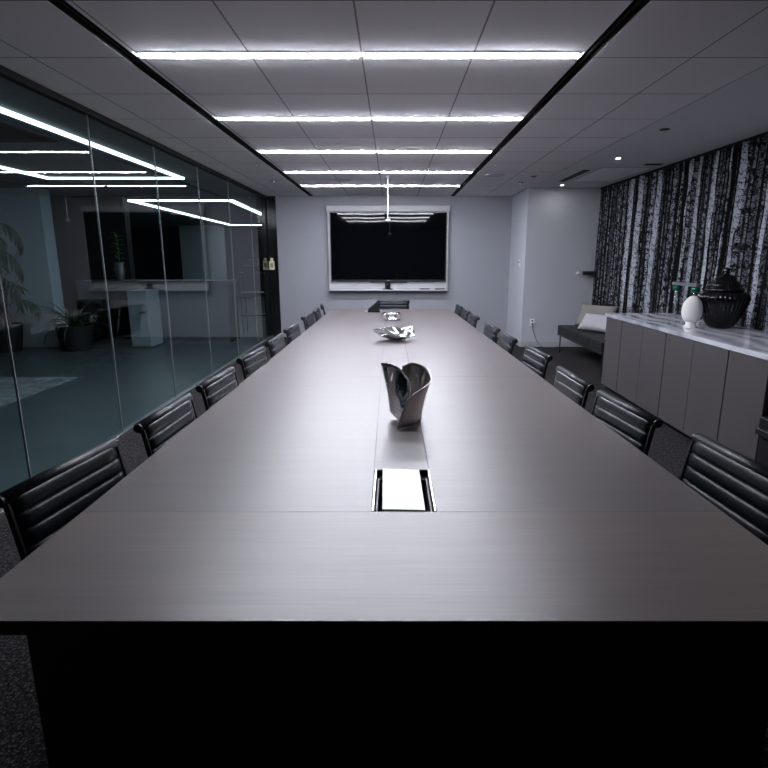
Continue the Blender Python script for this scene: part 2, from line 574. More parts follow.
def blade(mb, base, az, el, length, width, droop, n=6, fold=0.25):
    rows = []
    p = Vector(base)
    e = el
    for k in range(n + 1):
        t = k / n
        wd = width * (math.sin(PI * min(1, 0.12 + 0.88 * t)) ** 0.7 if t < 1 else 0.02)
        side = Vector((-math.sin(az), math.cos(az), 0)) * wd / 2
        up = Vector((0, 0, fold * wd))
        rows.append([p - side + up, p, p + side + up])
        d = Vector((math.cos(az) * math.cos(e), math.sin(az) * math.cos(e), math.sin(e)))
        p = p + d * length / n
        e -= droop / n
    mb.grid(rows)

def planter(parent, r0, r1, h):
    MB().lathe([(r0 * 0.2, 0), (r0, 0), (r1, h), (r1 - 0.02, h), (r1 - 0.03, h - 0.05), (0.001, h - 0.05)], 28).build('planter', M['pot'], parent, smooth=False)
    MB().lathe([(r1 - 0.035, h - 0.048), (0.001, h - 0.035)], 20).build('soil', M['soil'], parent)

rnd = random.Random(3)
t = thing('potted_palm', 'tall potted palm with drooping fronds at the far left of the lobby', 'plant', (-6.42, 9.12, 0))
planter(t, 0.20, 0.27, 0.46)
m_ = MB()
for k in range(4):
    a = k * 1.7
    m_.tube([(0.08 * math.cos(a), 0.08 * math.sin(a), 0.40), (0.10 * math.cos(a), 0.12 * math.sin(a), 0.9), (0.12 * math.cos(a), 0.12 * math.sin(a), 1.2 + 0.17 * k)], [0.04, 0.03, 0.022], 8)
m_.build('trunk', M['trunk'], t)
for k in range(22):
    az = k * 2.399
    z = 0.75 + 0.06 * k
    cx_, cy_ = 0.12 * math.cos(k * 1.7), 0.12 * math.sin(k * 1.7)
    mb = MB()
    L_ = rnd.uniform(0.6, 0.85)
    el = rnd.uniform(0.2, 1.1)
    # frond: curved midrib with leaflets
    p = Vector((cx_, cy_, z))
    e = el
    pts = [p.copy()]
    for q in range(8):
        d = Vector((math.cos(az) * math.cos(e), math.sin(az) * math.cos(e), math.sin(e)))
        p = p + d * L_ / 8
        e -= 0.26
        pts.append(p.copy())
        if p.y > 0.10 or p.x > 0.62: break
        if q > 0:
            for s_ in (-1, 1):
                blade(mb, p, az + s_ * 0.7, e - 0.2, 0.34 - 0.018 * abs(q - 3), 0.055, 1.0, 4)
    mb.tube(pts, 0.006, 5)
    o = mb.build('frond', M['leaf'], t, clean=False)

t = thing('potted_plant', 'low bushy potted plant in a black planter beside the pale lobby wall', 'plant', (-5.36, 9.28, 0))
planter(t, 0.23, 0.29, 0.42)
for k in range(46):
    mb = MB()
    blade(mb, (0.07 * math.cos(k * 2.4), 0.07 * math.sin(k * 2.4), 0.38), k * 2.399, rnd.uniform(0.35, 1.45), rnd.uniform(0.42, 0.70), 0.04, rnd.uniform(1.0, 2.2), 7)
    if math.sin(k * 2.399) > 0.3:
        mb.v = [(x, min(y, 0.29), z) for x, y, z in mb.v]
    mb.build('leaf', M['leaf_pale' if k % 3 else 'leaf'], t, clean=False)

t = thing('reception_desk', 'long low dark grey reception counter with an open knee space at its left end', 'desk', (-4.3, 10.35, 0))
B(-1.35, 1.35, -0.35, 0.35, 1.06, 1.12).build('counter_top', M['desk_grey'], t, bevel=0.004)
B(-1.35, 1.33, -0.33, -0.29, 0.80, 1.059).build('fascia', M['desk_grey'], t)
B(-1.33, -1.25, -0.28, 0.33, 0, 1.059).build('side_panel', M['black'], t)
B(-0.30, 1.33, -0.33, -0.29, 0.06, 0.799).build('front_panel', M['desk_grey'], t)
B(-0.30, 1.33, -0.34, -0.29, 0, 0.055).build('kick_plate', M['aluminium'], t)
B(-0.30, -0.22, -0.28, 0.33, 0, 1.059).build('side_panel', M['black'], t)
B(1.25, 1.33, -0.28, 0.33, 0, 1.059).build('side_panel', M['black'], t)
B(-1.24, -0.31, 0.25, 0.33, 0, 1.059).build('back_panel', M['black_matte'], t)
struct('wall_lobby_distant', B(-7.6, -6.05, 20.4, 20.6, 0, ZC), M['wall_pale'])

t = thing('filing_pedestal', 'narrow pale grey cabinet standing in front of the lobby counter', 'cabinet', (-4.33, 9.70, 0))
B(-0.17, 0.17, -0.25, 0.25, 0.02, 0.98).build('body', M['pedestal'], t, bevel=0.006)
B(-0.155, 0.155, -0.262, -0.252, 0.52, 0.95).build('door', M['pedestal'], t, bevel=0.003)
B(-0.155, 0.155, -0.262, -0.252, 0.05, 0.505).build('door', M['pedestal'], t, bevel=0.003)
B(0.02, 0.13, -0.28, -0.264, 0.60, 0.615).build('handle', M['black'], t)

t = thing('potted_orchid', 'bright green leafy stem in a tapering silver vase on the lobby counter', 'plant', (-4.98, 10.3, 1.121))
MB().lathe([(0.05, 0), (0.06, 0.02), (0.10, 0.20), (0.08, 0.30), (0.09, 0.32), (0.07, 0.31), (0.06, 0.2), (0.001, 0.1)], 20).build('vase', M['brushed'], t, smooth=True)
MB().tube([(0, 0, 0.1), (0.01, 0, 0.5), (-0.01, 0, 0.85)], 0.008, 6).build('stem', M['leaf_bright'], t)
for k in range(16):
    mb = MB()
    blade(mb, (0, 0, 0.35 + 0.03 * k), k * 2.4, 0.7, 0.16, 0.05, 1.2, 5)
    mb.build('leaf', M['leaf_bright'], t, clean=False)

t = thing('equipment_shelf', 'black equipment shelf seen through the glass beside the dark corner strip', 'shelf', (-2.86, 11.6, 0))
for z in (0.35, 0.8, 1.2):
    B(-0.26, 0.26, -0.2, 0.2, z, z + 0.03).build('shelf', M['black'], t)
for x in (-0.25, 0.24):
    for y in (-0.19, 0.17):
        B(x, x + 0.02, y, y + 0.02, 0, 1.23).build('post', M['black'], t)
t = thing('printer', 'small black machine on top of the equipment shelf', 'printer', (-2.86, 11.6, 1.231))
B(-0.18, 0.18, -0.15, 0.15, 0, 0.14).build('body', M['black_matte'], t, bevel=0.01)
B(-0.10, 0.10, -0.05, 0.12, 0.14, 0.26).build('paper_tray', M['black'], t, bevel=0.008)

t = thing('wall_notice', 'small pale yellow notice on the black corner strip left of the grey wall', 'sign', (-2.315, TVY - 0.001, 1.40))
B(-0.05, 0.05, -0.004, 0, -0.10, 0.06).build('card', M['yellow'], t)
B(-0.025, 0.03, -0.004, 0, 0.06, 0.12).build('tab', M['yellow'], t)
B(-0.03, 0.025, -0.0052, -0.0042, -0.06, 0.02).build('printed_square', M['pillow_tan'], t)

# ------------------------------------------------------------------ ceiling lights and fittings
rows_y = [-2.35, -0.90, 0.56, 2.02, 3.48, 4.94, 6.40, 7.85, 9.30]
names = {6: 'third from the screen wall', 7: 'second from the screen wall', 8: 'nearest the screen wall', 5: 'fourth from the screen wall',
         4: 'fifth from the screen wall', 3: 'sixth from the screen wall', 2: 'seventh from the screen wall', 1: 'eighth from the screen wall', 0: 'ninth from the screen wall'}
for i, y in enumerate(rows_y):
    if y < 3.0:
        continue
    for s_, (x0, x1) in (('left', (-1.44, -0.192)), ('right', (-0.160, 1.07))):
        t = thing('linear_light', 'lit linear ceiling light, %s half of the row %s' % (s_, names[i]), 'ceiling light', ((x0 + x1) / 2, y, ZC), 0, 'linear ceiling lights over the table')
        h = (x1 - x0) / 2
        B(-h, h, -0.04, 0.04, -0.006, -0.001).build('housing', M['white_trim'], t)
        B(-h + 0.004, h - 0.004, -0.024, 0.024, -0.0115, -0.0062).build('diffuser', M['strip_glow'], t)

for (x, y, lab) in ((2.69, 9.25, 'small recessed downlight in the plain ceiling, close to the white alcove wall'),
                    (2.62, 6.82, 'small recessed downlight in the plain ceiling between the square hatch and the camera'),
                    (2.65, 3.6, 'small recessed downlight in the plain ceiling, nearest the camera')):
    t = thing('downlight', lab, 'ceiling light', (x, y, ZC), 0, 'downlights along the alcove ceiling')
    MB().lathe([(0.05, -0.001), (0.05, -0.006), (0.030, -0.008), (0.028, -0.001)], 24).build('ring', M['white_trim'], t, smooth=True)
    MB().lathe([(0.027, -0.002), (0.027, -0.0045), (0.001, -0.0045)], 24).build('lens', M['spot_glow'], t)

t = thing('linear_vent', 'black slot air vent in the plain ceiling above the right side', 'vent', (2.56, 8.25, ZC))
B(-0.05, 0.05, -0.55, 0.55, -0.006, -0.001).build('frame', M['black_matte'], t)
for k in range(3):
    B(-0.035 + 0.03 * k, -0.027 + 0.03 * k, -0.53, 0.53, -0.012, -0.0065).build('slat', M['black'], t)
t = thing('ceiling_hatch', 'square white access hatch in the plain ceiling beside the slot vent', 'hatch', (3.0, 8.1, ZC))
B(-0.33, 0.33, -0.62, 0.62, -0.004, -0.001).build('frame', M['white_trim'], t)
B(-0.30, 0.30, -0.59, 0.59, -0.012, -0.0045).build('panel', M['white_plastic'], t, bevel=0.003)
t = thing('linear_vent', 'short black slot air vent in the plain ceiling near the curtain', 'vent', (3.22, 7.25, ZC))
B(-0.10, 0.10, -0.05, 0.05, -0.008, -0.001).build('frame', M['black_matte'], t)
B(-0.09, 0.09, -0.006, 0.006, -0.012, -0.0085).build('slat', M['black'], t)
for (x, y, lab) in ((1.43, 8.17, 'round flush ceiling speaker right of the black ceiling slot'),
                    (-0.75, 8.65, 'round flush ceiling speaker between the two farthest light rows')):
    t = thing('ceiling_speaker', lab, 'speaker', (x, y, ZC), 0, 'round ceiling speakers')
    MB().lathe([(0.14, -0.001), (0.14, -0.006), (0.125, -0.009), (0.12, -0.006)], 32).build('rim', M['wall_white'], t, smooth=True)
    MB().lathe([(0.119, -0.002), (0.119, -0.0055), (0.001, -0.0055)], 32).build('grille', M['gypsum'], t)
for (x, y, lab) in ((2.0, 8.26, 'small dark sprinkler head beside the ceiling tile edge, nearer the camera'),
                    (1.96, 8.9, 'small dark sprinkler head beside the ceiling tile edge, farther from the camera'),
                    (-1.78, 8.78, 'small dark sprinkler head in the ceiling beside the glass partition'),
                    (2.45, 5.35, 'small dark sprinkler head in the plain ceiling near the curtain')):
    t = thing('sprinkler', lab, 'sprinkler', (x, y, ZC), 0, 'sprinkler heads on the ceiling')
    MB().lathe([(0.045, -0.001), (0.045, -0.006), (0.02, -0.012)], 20).build('plate', M['black'], t)
    MB().lathe([(0.012, -0.0125), (0.012, -0.03), (0.022, -0.032), (0.001, -0.036)], 14).build('head', M['brushed'], t)

t = thing('hanging_microphone', 'slim white rod with a small ball hanging from the ceiling above the table', 'microphone', (-0.064, 8.3, ZC))
MB().lathe([(0.03, -0.001), (0.03, -0.012), (0.008, -0.016)], 18).build('ceiling_plate', M['white_plastic'], t)
MB().tube([(0, 0, -0.0165), (0, 0, -0.575)], 0.0065, 8).build('rod', M['white_plastic'], t)
MB().lathe([(0.001, -0.625), (0.024, -0.612), (0.036, -0.595), (0.028, -0.582), (0.001, -0.576)], 18).build('capsule', M['white_plastic'], t, smooth=True)

# ------------------------------------------------------------------ television wall
t = thing('wall_surround', 'white boxed surround framing the television on the grey wall', 'frame', (-0.08, TVY, 0))
x0, x1 = -1.135, 1.135
B(x0, x1, -0.06, 0, 0.905, 2.46).build('back_panel', M['white_trim'], t, bevel=0.004)
B(x0 - 0.02, x1 + 0.02, -0.10, -0.061, 2.37, 2.47).build('top_board', M['white_trim'], t, bevel=0.004)
B(x0, x1, -0.15, -0.061, 0.905, 0.93).build('ledge', M['white_trim'], t, bevel=0.004)
B(x0, x0 + 0.025, -0.10, -0.061, 0.931, 2.369).build('side_board', M['white_trim'], t, bevel=0.003)
B(x1 - 0.025, x1, -0.10, -0.061, 0.931, 2.369).build('side_board', M['white_trim'], t, bevel=0.003)
t = thing('television', 'large black flat television, switched off, mounted on the white surround', 'television', (-0.075, TVY - 0.062, 0))
B(-1.095, 1.095, -0.05, -0.001, 1.085, 2.35).build('casing', M['black'], t, bevel=0.006)
B(-1.08, 1.08, -0.052, -0.0505, 1.115, 2.34).build('screen', M['screen'], t)
B(-0.02, 0.02, -0.0525, -0.0508, 1.097, 1.105).build('badge', M['aluminium'], t)
B(-0.35, 0.35, -0.045, -0.01, 1.07, 1.089).build('lower_bar', M['black'], t)
t = thing('conference_camera', 'small black camera standing on the white ledge under the television', 'camera', (-0.09, TVY - 0.108, 0.931))
B(-0.10, 0.10, -0.035, 0.035, 0, 0.014).build('foot', M['black_matte'], t, bevel=0.004)
B(-0.05, 0.05, -0.03, 0.03, 0.015, 0.14).build('body', M['black_matte'], t, bevel=0.012)
MB().tube([(0, -0.031, 0.07), (0, -0.042, 0.07)], 0.022, 16).build('lens', M['black_gloss'], t)
for x, lab in ((0.62, 'black remote control on the white ledge, the one nearer the television centre'), (0.91, 'black remote control on the white ledge, at its right-hand end')):
    t = thing('remote_control', lab, 'remote control', (x, TVY - 0.11, 0.931), 0, 'remotes on the ledge')
    B(-0.095, 0.095, -0.022, 0.022, 0, 0.018).build('body', M['black_matte'], t, bevel=0.005)
    B(-0.08, 0.03, -0.012, 0.012, 0.0182, 0.0205).build('button_pad', M['cord'], t)

t = thing('light_switch', 'white wall switch plate on the narrow white return wall', 'switch', (2.249, 9.98, 1.43))
B(-0.008, 0, -0.04, 0.04, -0.06, 0.06).build('plate', M['white_plastic'], t, bevel=0.002)
B(-0.013, -0.0085, -0.012, 0.012, 0.0, 0.035).build('rocker', M['black'], t)
B(-0.011, -0.0085, -0.008, 0.008, -0.045, -0.03).build('indicator', M['black'], t)
t = thing('wall_outlet', 'white wall outlet low on the alcove wall with a cord plugged in', 'outlet', (2.43, ALY - 0.001, 0.43))
B(-0.04, 0.04, -0.007, 0, -0.06, 0.06).build('plate', M['white_plastic'], t, bevel=0.002)
B(-0.016, 0.016, -0.010, -0.0075, 0.012, 0.04).build('socket', M['cord'], t)
t = thing('cable', 'thin grey power cord running from the outlet down to the floor', 'cord', (2.43, ALY - 0.02, 0))
B(-0.015, 0.015, -0.02, 0.009, 0.395, 0.42).build('plug', M['cord'], t, bevel=0.003)
MB().tube([(0, -0.005, 0.40), (0.0, -0.02, 0.36), (0.03, -0.025, 0.25), (0.08, -0.03, 0.12), (0.14, -0.05, 0.02), (0.22, -0.1, 0.006), (0.4, -0.16, 0.006)], 0.005, 6).build('wire', M['cord'], t, smooth=True)

# ------------------------------------------------------------------ curtain and window sill
def curtain():
    t = thing('curtain', 'full-height pleated curtain printed with black and white birch trunks', 'curtain', (3.45, 0, 0))
    y0, y1 = 1.2, 9.56
    n = 620
    rows = 10
    me = bpy.data.meshes.new('fabric')
    vs, fs, uvs = [], [], []
    arc, prev = [0.0], None
    for k in range(n + 1):
        y = y0 + (y1 - y0) * k / n
        q = (0.042 * math.sin(2 * PI * y / 0.165 + 0.9 * math.sin(y * 3.1)), y)
        if prev:
            arc.append(arc[-1] + math.hypot(q[0] - prev[0], q[1] - prev[1]))
        prev = q
    for r_ in range(rows + 1):
        z = 0.72 + (ZC - 0.03 - 0.72) * r_ / rows
        for k in range(n + 1):
            y = y0 + (y1 - y0) * k / n
            ph = 2 * PI * y / 0.165 + 0.9 * math.sin(y * 3.1)
            a = 0.044 * (1 + 0.3 * math.sin(y * 5.7)) * (1.0 - 0.25 * r_ / rows)
            vs.append((a * math.sin(ph), y + 0.012 * math.sin(2 * ph), z))
            uvs.append((arc[k], z))
    for r_ in range(rows):
        for k in range(n):
            i = r_ * (n + 1) + k
            fs.append((i, i + n + 1, i + n + 2, i + 1))
    me.from_pydata(vs, [], fs)
    ul = me.uv_layers.new(name='UVMap')
    for p in me.polygons:
        for li, vi in zip(p.loop_indices, p.vertices):
            ul.data[li].uv = uvs[vi]
        p.use_smooth = True
    me.materials.append(M['birch'])
    o = bpy.data.objects.new('fabric', me)
    COL.objects.link(o)
    o.parent = t
    md = o.modifiers.new('solid', 'SOLIDIFY')
    md.thickness = 0.003
    B(-0.02, 0.02, y0, y1 + 0.02, ZC - 0.028, ZC - 0.002).build('track', M['black_matte'], t)
curtain()
struct('trim_30', B(3.60, RX, 1.0, ALY, 0.58, 0.66), M['black'], bevel=0.004)

# wall bracket partly hidden by the curtain
t = thing('wall_bracket', 'short black bracket with a white knob on the alcove wall at the curtain edge', 'bracket', (3.22, ALY, 1.27))
B(-0.03, 0.20, -0.20, -0.14, -0.03, 0.035).build('arm', M['black'], t, bevel=0.004)
B(0.10, 0.16, -0.139, 0, -0.03, 0.03).build('wall_mount', M['black'], t)
MB().tube([(-0.031, -0.17, 0), (-0.09, -0.17, -0.005)], [0.008, 0.008], 8).build('pin', M['aluminium'], t)
MB().lathe([(0.001, -0.035), (0.028, -0.02), (0.034, 0), (0.028, 0.02), (0.001, 0.03)], 16, (-0.115, -0.17)).build('knob', M['white_plastic'], t, smooth=True)

# ------------------------------------------------------------------ credenza run
CX0, CX1 = 2.5, 3.24
edges = [6.45, 6.00, 5.49, 5.01, 4.54, 4.05, 3.59]
units = [(0, 1), (1, 3), (3, 5), (5, 6)]
ulab = ['taupe grey cabinet unit with a single door at the far end of the marble run',
        'taupe grey two-door cabinet unit, second from the far end of the marble run',
        'taupe grey two-door cabinet unit below the black ribbed jar',
        'taupe grey single-door cabinet unit at the near end of the marble run']
for (a, b_), lab in zip(units, ulab):
    ya, yb = edges[b_], edges[a]
    t = thing('cabinet', lab, 'cabinet', (CX0, (ya + yb) / 2, 0), 0, 'cabinets under the marble top')
    h = (yb - ya) / 2
    B(0.022, CX1 - CX0 - 0.02, -h + 0.001, h - 0.001, 0.07, 0.855).build('body', M['cab_inner'] if (a, b_) != (0, 1) else M['cabinet'], t)
    B(0.06, CX1 - CX0 - 0.04, -h + 0.001, h - 0.001, 0, 0.069).build('plinth', M['black_matte'], t)
    for k in range(a, b_):
        d0, d1 = edges[k + 1] - (ya + yb) / 2 + (0.007 if k + 1 == b_ else 0.003), edges[k] - (ya + yb) / 2 - (0.007 if k == a else 0.003)
        if k == 0:
            d1 = edges[0] - (ya + yb) / 2
        d = B(0, 0.02, d0, d1, 0.055, 0.853).build('door', M['cabinet'], t, bevel=0.0015)
        if k in (1, 3, 5):
            MB().tube([(-0.004, d1 - 0.06, 0.80), (0.0, d1 - 0.06, 0.80)], 0.007, 12).build('lock', M['black'], d)
tag(B(CX0 - 0.012, CX1 + 0.02, 3.56, 6.47, 0.857, 0.895).build('marble_worktop', M['marble'], bevel=0.002),
    'white and grey veined marble worktop lying over the taupe cabinets', 'worktop')
t = thing('side_chest', 'low black stepped chest at the near end of the cabinet run', 'chest', (2.44, 3.27, 0))
B(0.02, 0.78, -0.25, 0.26, 0, 0.37).build('body', M['black'], t, bevel=0.004)
B(-0.01, 0.79, -0.27, 0.27, 0.371, 0.415).build('lower_ledge', M['black'], t, bevel=0.006)
B(0.01, 0.79, -0.26, 0.27, 0.416, 0.49).build('lid', M['black'], t, bevel=0.006)
B(0.07, 0.78, -0.2, 0.24, 0.491, 0.66).build('upper_box', M['black'], t, bevel=0.006)

TOP = 0.895
t = thing('ribbed_jar', 'large round black ribbed jar with a stepped lid on the marble top', 'jar', (3.03, 5.10, TOP))
prof = [(0.085, 0), (0.10, 0.01), (0.125, 0.05), (0.16, 0.13), (0.19, 0.21), (0.202, 0.265), (0.195, 0.30), (0.165, 0.325)]
MB().lathe([(0.001, 0)] + prof + [(0.14, 0.33)], 144, fl=36, amp=0.075, arange=(2, 8)).build('body', M['jar_black'], t, smooth=True)
MB().lathe([(0.155, 0.331), (0.158, 0.345), (0.14, 0.365), (0.125, 0.37), (0.125, 0.39), (0.10, 0.42), (0.088, 0.425), (0.088, 0.445), (0.055, 0.475), (0.028, 0.48), (0.020, 0.50), (0.030, 0.525), (0.001, 0.545)], 144, fl=36, amp=0.03, arange=(1, 8)).build('lid', M['jar_black'], t, smooth=True)
t = thing('ceramic_egg', 'white textured ceramic egg on a flared foot beside the black jar', 'sculpture', (2.745, 5.08, TOP))
MB().lathe([(0.001, 0), (0.060, 0), (0.058, 0.010), (0.046, 0.022), (0.040, 0.038), (0.048, 0.055)], 32).build('foot', M['ceramic'], t, smooth=True)
MB().lathe([(0.048, 0.0555), (0.068, 0.075), (0.082, 0.110), (0.087, 0.150), (0.084, 0.190), (0.073, 0.228), (0.054, 0.260), (0.028, 0.284), (0.001, 0.292)], 40).build('egg', M['ceramic'], t, smooth=True)

t = thing('glass_stand', 'clear glass stand with a grey crossbar and green collars behind the white egg', 'ornament', (3.14, 5.98, TOP))
B(-0.03, 0.03, -0.25, 0.25, 0.335, 0.365).build('crossbar', M['aluminium'], t, bevel=0.003)
for y in (-0.19, 0.19):
    MB().lathe([(0.045, 0), (0.045, 0.008), (0.022, 0.02), (0.022, 0.27), (0.018, 0.275)], 16, (0, y)).build('upright', M['clear'], t, smooth=True)
    MB().lathe([(0.02, 0.276), (0.045, 0.28), (0.045, 0.325), (0.02, 0.333)], 16, (0, y)).build('collar', M['green'], t, smooth=True)

# ------------------------------------------------------------------ daybed and cushions
t = thing('daybed', 'low black leather daybed on thin metal legs against the window wall', 'bench', (3.07, 8.05, 0))
hw, hl = 0.36, 0.98
B(-hw, hw, -hl, hl, 0.29, 0.325).build('frame', M['black'], t, bevel=0.005)
seatm = MB()
nb = 4
for k in range(nb):
    a = -hl + 2 * hl * k / nb
    seatm.box(-hw, hw, a + 0.001, a + 2 * hl / nb - 0.001, 0.326, 0.45)
seatm.build('mattress', M['daybed'], t, bevel=0.012)
for x in (-hw + 0.04, hw - 0.04):
    for y in (-hl + 0.05, hl - 0.05):
        MB().tube([(x, y, 0.29), (x, y, 0)], 0.011, 8).build('leg', M['black'], t)
for y in (-hl + 0.05, hl - 0.05):
    MB().tube([(-hw + 0.04, y, 0.28), (hw - 0.04, y, 0.28)], 0.008, 8).build('crossbar', M['black'], t)

def cushion(name, label, loc, rot, w_, h_, th, mat):
    mb = MB()
    n = 16
    for sgn in (1, -1):
        rows = []
        for a in range(n + 1):
            row = []
            for b_ in range(n + 1):
                u, v = -1 + 2 * a / n, -1 + 2 * b_ / n
                pinch = 1 - 0.07 * (1 - abs(u) ** 2) * abs(v) ** 3 - 0.0
                pinch2 = 1 - 0.07 * (1 - abs(v) ** 2) * abs(u) ** 3
                d = max(0, (1 - u ** 4)) ** 0.5 * max(0, (1 - v ** 4)) ** 0.5
                row.append((u * w_ / 2 * pinch2, sgn * th / 2 * d, h_ / 2 + v * h_ / 2 * pinch))
            rows.append(row)
        mb.grid(rows if sgn > 0 else [list(reversed(r_)) for r_ in rows])
    o = mb.build(name, mat, smooth=True, loc=loc)
    o.rotation_euler = rot
    tag(o, label, 'cushion')
    return o
# they lean back towards the window wall
cushion('cushion', 'large taupe square cushion leaning at the back of the black daybed', (3.12, 8.60, 0.462), (math.radians(-20), 0, math.radians(-62)), 0.72, 0.37, 0.14, M['pillow_tan'])
cushion('cushion', 'pale silvery cushion leaning in front of the taupe one on the daybed', (2.97, 8.12, 0.468), (math.radians(-38), 0, math.radians(-58)), 0.62, 0.29, 0.14, M['pillow_white'])

# ------------------------------------------------------------------ conference table
TZ = 0.74
YA, YB = 1.07, 8.62
def xl(y): return -0.980 + (y - YA) / (YB - YA) * 0.035
def xr(y): return 1.052 - (y - YA) / (YB - YA) * 0.155
def sl(y): return -0.068 - (y - 1.6) * 0.004
def sr(y): return 0.141 - (y - 1.6) * 0.006
t = thing('conference_table', 'very long grey-brown oak conference table running towards the television', 'table', (0, 0, 0))
G = 0.0012
MB().prism([(xl(YA), YA), (xr(YA), YA), (xr(1.607), 1.607), (xl(1.607), 1.607)], TZ - 0.004, TZ).build('end_panel', M['veneer_front'], t)
ys = [1.607, 3.63, 6.48, YB]
for k in range(3):
    a, b_ = ys[k] + G, ys[k + 1] - G
    MB().prism([(xl(a), a), (sl(a) - G, a), (sl(b_) - G, b_), (xl(b_), b_)], TZ - 0.004, TZ).build('left_panel', M['veneer'], t)
    MB().prism([(sr(a) + G, a), (xr(a), a), (xr(b_), b_), (sr(b_) + G, b_)], TZ - 0.004, TZ).build('right_panel', M['veneer'], t)
    a2 = 1.962 if k == 0 else a
    MB().prism([(sl(a2) + G, a2), (sr(a2) - G * 2.5, a2), (sr(b_) - G * 2.5, b_), (sl(b_) + G, b_)], TZ - 0.004, TZ).build('centre_panel', M['veneer'], t)
# black core slab with an opening for the power box
core = MB()
z0, z1 = TZ - 0.036, TZ - 0.0045
core.prism([(xl(YA), YA), (xr(YA), YA), (xr(1.61), 1.61), (xl(1.61), 1.61)], z0, z1)
core.prism([(xl(1.61), 1.61), (-0.068, 1.61), (-0.068, 1.96), (xl(1.96), 1.96)], z0, z1)
core.prism([(0.141, 1.61), (xr(1.61), 1.61), (xr(1.96), 1.96), (0.141, 1.96)], z0, z1)
core.prism([(xl(1.96), 1.96), (xr(1.96), 1.96), (xr(YB), YB), (xl(YB), YB)], z0, z1)
core.build('core_slab', M['black'], t, clean=False)
# apron and pedestals
B(-0.88, 0.94, 1.16, 1.20, 0.0, TZ - 0.037).build('end_support', M['black'], t)
for y in (3.3, 6.0):
    B(-0.28, 0.33, y - 0.25, y + 0.25, 0.0, TZ - 0.037).build('pedestal', M['black'], t, bevel=0.005)
B(-0.28, 0.33, 7.85, 7.95, 0.0, TZ - 0.037).build('pedestal', M['black'], t)
B(-0.05, 0.11, 1.21, 7.84, TZ - 0.14, TZ - 0.115).build('cable_tray', M['black'], t)

# power box set in the table
t = thing('power_box', 'open silver-framed cable box sunk into the near end of the table', 'power box', (0.037, 1.785, TZ))
hx, hy = 0.103, 0.174
B(-hx + 0.001, -hx + 0.007, -hy, hy, -0.05, 0.0015).build('rail', M['aluminium'], t)
B(hx - 0.007, hx - 0.001, -hy, hy, -0.05, 0.0015).build('rail', M['aluminium'], t)
B(-hx + 0.012, hx - 0.012, -hy, hy, -0.10, -0.095).build('tray', M['black_matte'], t)
B(-hx + 0.012, hx - 0.012, hy - 0.045, hy - 0.002, -0.03, -0.022).build('bridge', M['black_matte'], t)
B(-hx + 0.012, -hx + 0.018, -hy, hy - 0.05, -0.06, -0.012).build('inner_wall', M['cord'], t)
B(hx - 0.018, hx - 0.012, -hy, hy - 0.05, -0.06, -0.012).build('inner_wall', M['cord'], t)
t2 = thing('cable', 'tangled black and white cable inside the open cable box', 'cable', (0.033, 1.785, TZ - 0.094))
pts = []
for k in range(26):
    a = k * 0.9
    pts.append((-0.058 + 0.014 * math.cos(a), -0.15 + 0.011 * k, 0.035 + 0.02 * math.sin(a * 1.3)))
MB().tube(pts, 0.0035, 6).build('cord', M['black'], t2, smooth=True)
pts = [(x + 0.004, y, z + 0.010) for x, y, z in pts[::2]]
MB().tube(pts, 0.0022, 6).build('thin_cord', M['aluminium'], t2, smooth=True)
tag(MB().prism([(-0.032, 1.618), (0.104, 1.612), (0.101, 1.954), (-0.037, 1.964)], TZ - 0.004, TZ + 0.004).build('cover_plate', M['card'], bevel=0.001),
    'bright white rectangular cover plate lying over the open cable box', 'cover')

# ------------------------------------------------------------------ chairs
def offset_profile(pts, th):
    """closed ribbon around an open yz path"""
    P = [Vector(p) for p in pts]
    L_, R_ = [], []
    for k, p in enumerate(P):
        t_ = (P[min(k + 1, len(P) - 1)] - P[max(k - 1, 0)]).normalized()
        n_ = Vector((-t_.y, t_.x))
        L_.append(p + n_ * th / 2)
        R_.append(p - n_ * th / 2)
    return [tuple(p) for p in L_ + R_[::-1]]

def bez(pts, n):
    """Catmull-Rom through the points"""
    P = [Vector(p) for p in pts]
    P = [P[0] * 2 - P[1]] + P + [P[-1] * 2 - P[-2]]
    out = []
    for i in range(1, len(P) - 2):
        for k in range(n):
            t_ = k / n
            out.append(0.5 * ((2 * P[i]) + (P[i + 1] - P[i - 1]) * t_ + (2 * P[i - 1] - 5 * P[i] + 4 * P[i + 1] - P[i + 2]) * t_ ** 2 + (3 * P[i] - P[i - 1] - 3 * P[i + 1] + P[i + 2]) * t_ ** 3))
    out.append(P[-2])
    return out

